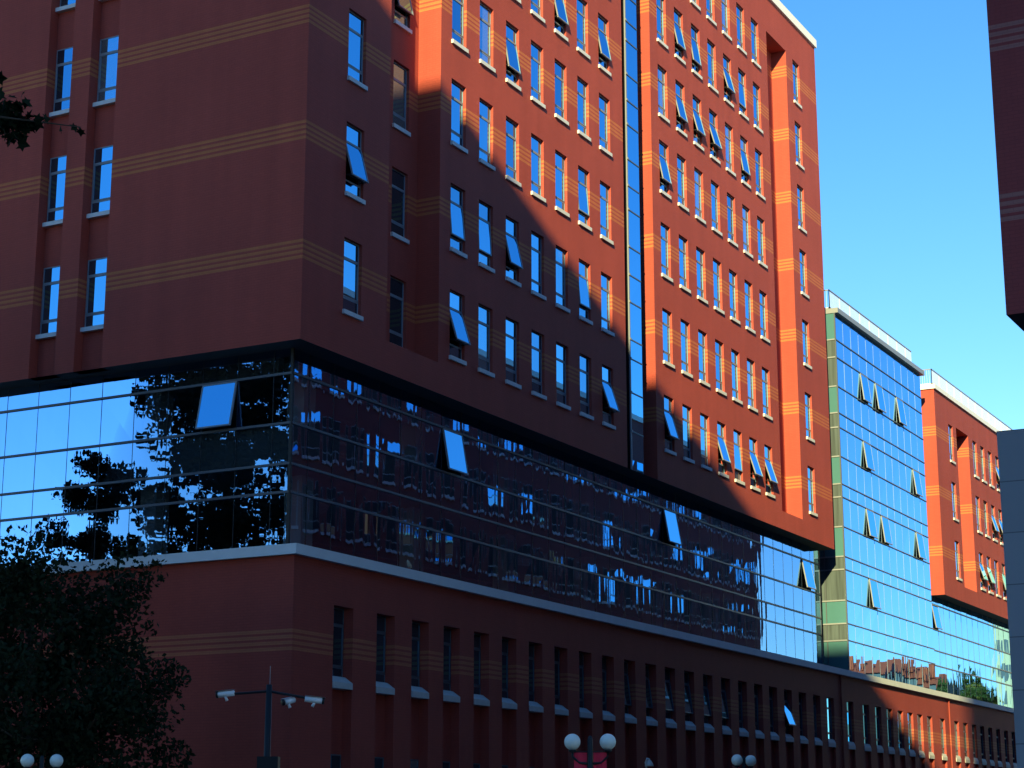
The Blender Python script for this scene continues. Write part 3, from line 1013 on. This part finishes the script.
for c in ((7.90, 7.28, 5.655), (7.985, 7.21, 5.665), (7.975, 7.22, 5.67), (7.99, 7.205, 5.66)):
    spray(c, 1, (.004, .004, .004), (.06, .075))
cr.build('crown', near)

# ------------------------------------------------------------------ lamp posts with globes and banners
def lamp_post(x, y, h_globe, sep, rz, label, banners=True):
    t = empty('street_lamp', (x, y, 0.13), label, 'street lamp', 'twin globe street lamps along the pavement')
    t.rotation_euler = (0, 0, rz)
    hz = h_globe - .13
    b = MB()
    b.lathe((0, 0, 0), [(.0, 0), (.16, 0), (.16, .05), (.12, .10), (.10, .5), (.062, .58), (.055, hz + .05), (.03, hz + .12), (0, hz + .13)], 'metal', 14)
    link('pole', b.mesh('pole', True), t, local=True)
    for s in (-1, 1):
        a = MB()
        a.tube([(0, 0, hz - .45), (s * sep * .3, 0, hz - .43), (s * sep * .5, 0, hz - .30), (s * sep * .5, 0, hz - .20)], [.028, .026, .024, .024], 'metal', 8)
        a.lathe((s * sep * .5, 0, hz - .22), [(.03, 0), (.075, .02), (.085, .06), (0, .062)], 'metal', 12)
        link('arm', a.mesh('arm', True), t, local=True)
        g = MB()
        rr = .17
        prof = [(rr * math.sin(k * PI / 14), -rr * math.cos(k * PI / 14)) for k in range(15)]
        g.lathe((s * sep * .5, 0, hz), prof, 'globe', 22)
        link('globe', g.mesh('globe', True), t, local=True)
        if banners:
            f = MB()
            n = 6
            for i in range(n):
                xa, xb = .07 + .27 * i / n, .07 + .27 * (i + 1) / n
                ya, yb = .015 * math.sin(i * 1.3), .015 * math.sin((i + 1) * 1.3)
                f.poly([(s * xa, ya, hz - 1.5), (s * xb, yb, hz - 1.5), (s * xb, yb, hz - .22), (s * xa, ya, hz - .22)], 'banner')
                f.poly([(s * xa, ya + .006, hz - 1.5), (s * xb, yb + .006, hz - 1.5), (s * xb, yb + .006, hz - .22), (s * xa, ya + .006, hz - .22)], 'banner')
            bo = link('banner', f.mesh('banner'), t, local=True)
            r = MB()
            r.tube([(s * .04, 0, hz - .205), (s * .37, 0, hz - .205)], .012, 'metal', 6)
            r.tube([(s * .04, 0, hz - 1.52), (s * .37, 0, hz - 1.52)], .012, 'metal', 6)
            link('rod', r.mesh('rod'), bo, local=True)
    return t
E_ = 0
lamp_post(35.81, 17.44, 3.43, .74, R(-64), 'twin globe lamp post with two red banners in front of the narrow slot windows')
lamp_post(54.07, 21.18, 3.70, .74, R(-12), 'twin globe lamp post, the farther one, with touching globes right of the bannered pair')
lamp_post(37.05, 33.52, 3.36, .72, R(-48), 'twin globe lamp post under the dark tree at the lower left corner')

# ------------------------------------------------------------------ camera mast
cx, cy = 28.45, 20.385
mast = empty('camera_mast', (cx, cy, .13), 'black mast with white surveillance cameras on a crossbar before the brick corner', 'camera mast')
b = MB()
b.tube([(0, 0, 0), (0, 0, 4.10)], [.07, .055], 'metal', 12)
link('pole', b.mesh('pole', True), mast, local=True)
b = MB(); b.tube([(.02, 0, 4.10), (.02, 0, 4.44)], .006, 'frame', 6)
link('antenna', b.mesh('antenna'), mast, local=True)
rv = Vector((math.sin(R(28.3)), -math.cos(R(28.3)), 0))     # along the crossbar
fv = Vector((math.cos(R(28.3)), math.sin(R(28.3)), 0))
b = MB()
b.tube([rv * -.86 + Vector((0, 0, 3.92)), Vector((0, 0, 3.98)), rv * .80 + Vector((0, 0, 3.84))], .026, 'metal', 8)
link('crossbar', b.mesh('crossbar'), mast, local=True)
b = MB(); b.box(-.16, .22, -.2, .2, 2.2, 2.80, 'metal')
bx = link('equipment_box', b.mesh('equipment_box'), mast, local=True); bx.rotation_euler = (0, 0, R(-61))
def cctv(pos, axis, L, name='surveillance_camera'):
    axis = axis.normalized()
    m = MB()
    p = Vector(pos)
    m.tube([p - axis * L * .5, p + axis * L * .38], [.052, .058], 'white_plastic', 12)
    m.tube([p + axis * L * .38, p + axis * L * .5], [.062, .062], 'black', 12)
    u = Vector((0, 0, .066))
    s = axis.cross(Vector((0, 0, 1))).normalized() * .07
    m.poly([p - axis * L * .5 + u - s, p - axis * L * .5 + u + s, p + axis * L * .56 + u + s, p + axis * L * .56 + u - s], 'white_plastic')
    m.tube([p - u * .6, p - u * 1.9 - axis * .04], [.022, .03], 'white_plastic', 8)
    return link('camera', m.mesh(name, True), mast, local=True)
cctv(rv * -.80 + Vector((0, 0, 3.93)), rv * -1 + fv * .2 + Vector((0, 0, -.08)), .34)
cctv(rv * .84 + Vector((0, 0, 3.82)), rv + fv * .1 + Vector((0, 0, -.10)), .36)
cctv(rv * .36 + Vector((0, 0, 3.80)), rv * -1 - fv * .8 + Vector((0, 0, -.30)), .26)

# small hooked fitting on a thin post
gx, gy = 45.0, 20.3
gp = empty('gooseneck_post', (gx, gy, .13), 'thin post with a small grey hooked lamp head between the two globe lamps', 'post')
b = MB(); b.tube([(0, 0, 0), (0, 0, 3.05)], [.05, .035], 'metal', 8)
link('pole', b.mesh('pole'), gp, local=True)
b = MB()
b.tube([(0, 0, 3.05), (-.02, .02, 3.22), (.02, .0, 3.31), (.08, -.05, 3.29)], .03, 'concrete', 8)
b.lathe((.07, -.04, 3.12), [(0, .17), (.05, .15), (.10, .06), (.12, 0), (0, .01)], 'concrete', 12)
link('lamp_head', b.mesh('lamp_head', True), gp, local=True)

# pigeon on the ledge
bp = Vector((55.45, 33.95, 10.47))
pg = empty('pigeon', bp, 'small buff bird perched on the pale ledge below the dark glass', 'bird')
b = MB()
b.tube([bp + Vector((.17, 0, .07)), bp + Vector((.10, 0, .12)), bp + Vector((.02, 0, .17)), bp + Vector((-.05, 0, .24)), bp + Vector((-.07, 0, .30)), bp + Vector((-.08, 0, .335))],
       [.015, .055, .075, .06, .040, .020], 'pigeon', 12)
b.tube([bp + Vector((-.075, 0, .315)), bp + Vector((-.105, 0, .31)), bp + Vector((-.125, 0, .302))], [.034, .022, .004], 'pigeon', 8)
for s in (-.025, .025):
    b.tube([bp + Vector((0, s, .12)), bp + Vector((-.01, s, 0))], [.008, .007], 'tile', 5)
b.tube([bp + Vector((.12, 0, .10)), bp + Vector((.22, 0, .03))], [.03, .02], 'metal', 6)
b.build('body', pg, True)

# ------------------------------------------------------------------ far end of the street, seen in the glass
def house(x0, x1, y0, y1, eave, ridge, label, wallm='house_wall', roofm='tile'):
    t = empty('town_house', ((x0 + x1) / 2, (y0 + y1) / 2, 0), label, 'house', 'houses at the far end of the street')
    b = MB(); b.box(x0, x1, y0, y1, 0, eave, wallm); b.build('wall', t)
    b = MB()
    xm = (x0 + x1) / 2
    for xe in (x0 - .4, x1 + .4):
        b.poly([(xe, y0 - .2, eave), (xe, y1 + .2, eave), (xm, y1 + .2, ridge), (xm, y0 - .2, ridge)], roofm)
    for yy in (y0 - .02, y1 + .02):
        b.poly([(x0, yy, eave), (x1, yy, eave), (xm, yy, ridge)], wallm)
    rf = b.build('roof', t)
    b = MB(); b.box(x0 + 2, x0 + 2.7, y0 + .6, y0 + 1.3, eave + 1, ridge + .6, 'tile'); b.build('chimney', rf)
    for zz in (2, 5.2, 8.4, 11.6, 14.8):
        if zz + 1.8 > eave:
            break
        yy = y0 + .8
        while yy + 1.0 < y1:
            w = MB(); w.box(x0 - .05, x0 + .02, yy, yy + .95, zz, zz + 1.6, 'glass')
            w.build('window', t)
            yy += 2.1
    return t
house(236, 248, -10.5, -4.6, 21.4, 23.6, 'house with shade-blue walls and a steep red roof, left of the row in the reflection')
house(238, 250, -4.5, -1.2, 20.8, 22.8, 'narrow house with shade-blue walls and a red roof in the middle of the row')
house(237, 249, -1.1, 2.4, 19.6, 21.6, 'low house with shade-blue walls and a red roof right of the middle')
house(232, 243, 2.6, 6.0, 16.6, 18.0, 'cream house with a low red roof beside the trees', wallm='cream')
for i, (x, y, h, sp, lf, lab) in enumerate(((214, 9.8, 20.5, 2.5, 'leaf', 'green street tree at the far end next to the cream house'),
                                           (216, 12.4, 22.5, 2.7, 'leaf', 'tallest green street tree at the far end of the street'),
                                           (212, 15.0, 20.0, 2.5, 'leaf_gold', 'yellowing street tree at the far end of the street'))):
    make_tree('street_tree', (x, y, 0), h, sp, 50 + i, lf, lab, n_leaf=9000, size=.42, trunk_r=.2, clear=.15, n_clump=60, clump_r=.32, group='trees at the far end of the street', extra_mat='leaf')
t = empty('apartment_block', (247, 19, 0), 'pale cream apartment block closing the far end of the street', 'building')
b = MB(); b.box(240, 254, 10.0, 30, 0, 46, 'cream'); b.build('wall', t)
b = MB(); b.box(239.8, 254.2, 9.8, 30.2, 46, 46.6, 'coping'); b.build('roof', t)
for fl in range(14):
    for k in range(7):
        w = MB(); w.box(239.93, 240.02, 10.8 + k * 2.7, 12.3 + k * 2.7, 1.2 + fl * 3.2, 2.9 + fl * 3.2, 'house_wall')
        w.build('window', t)
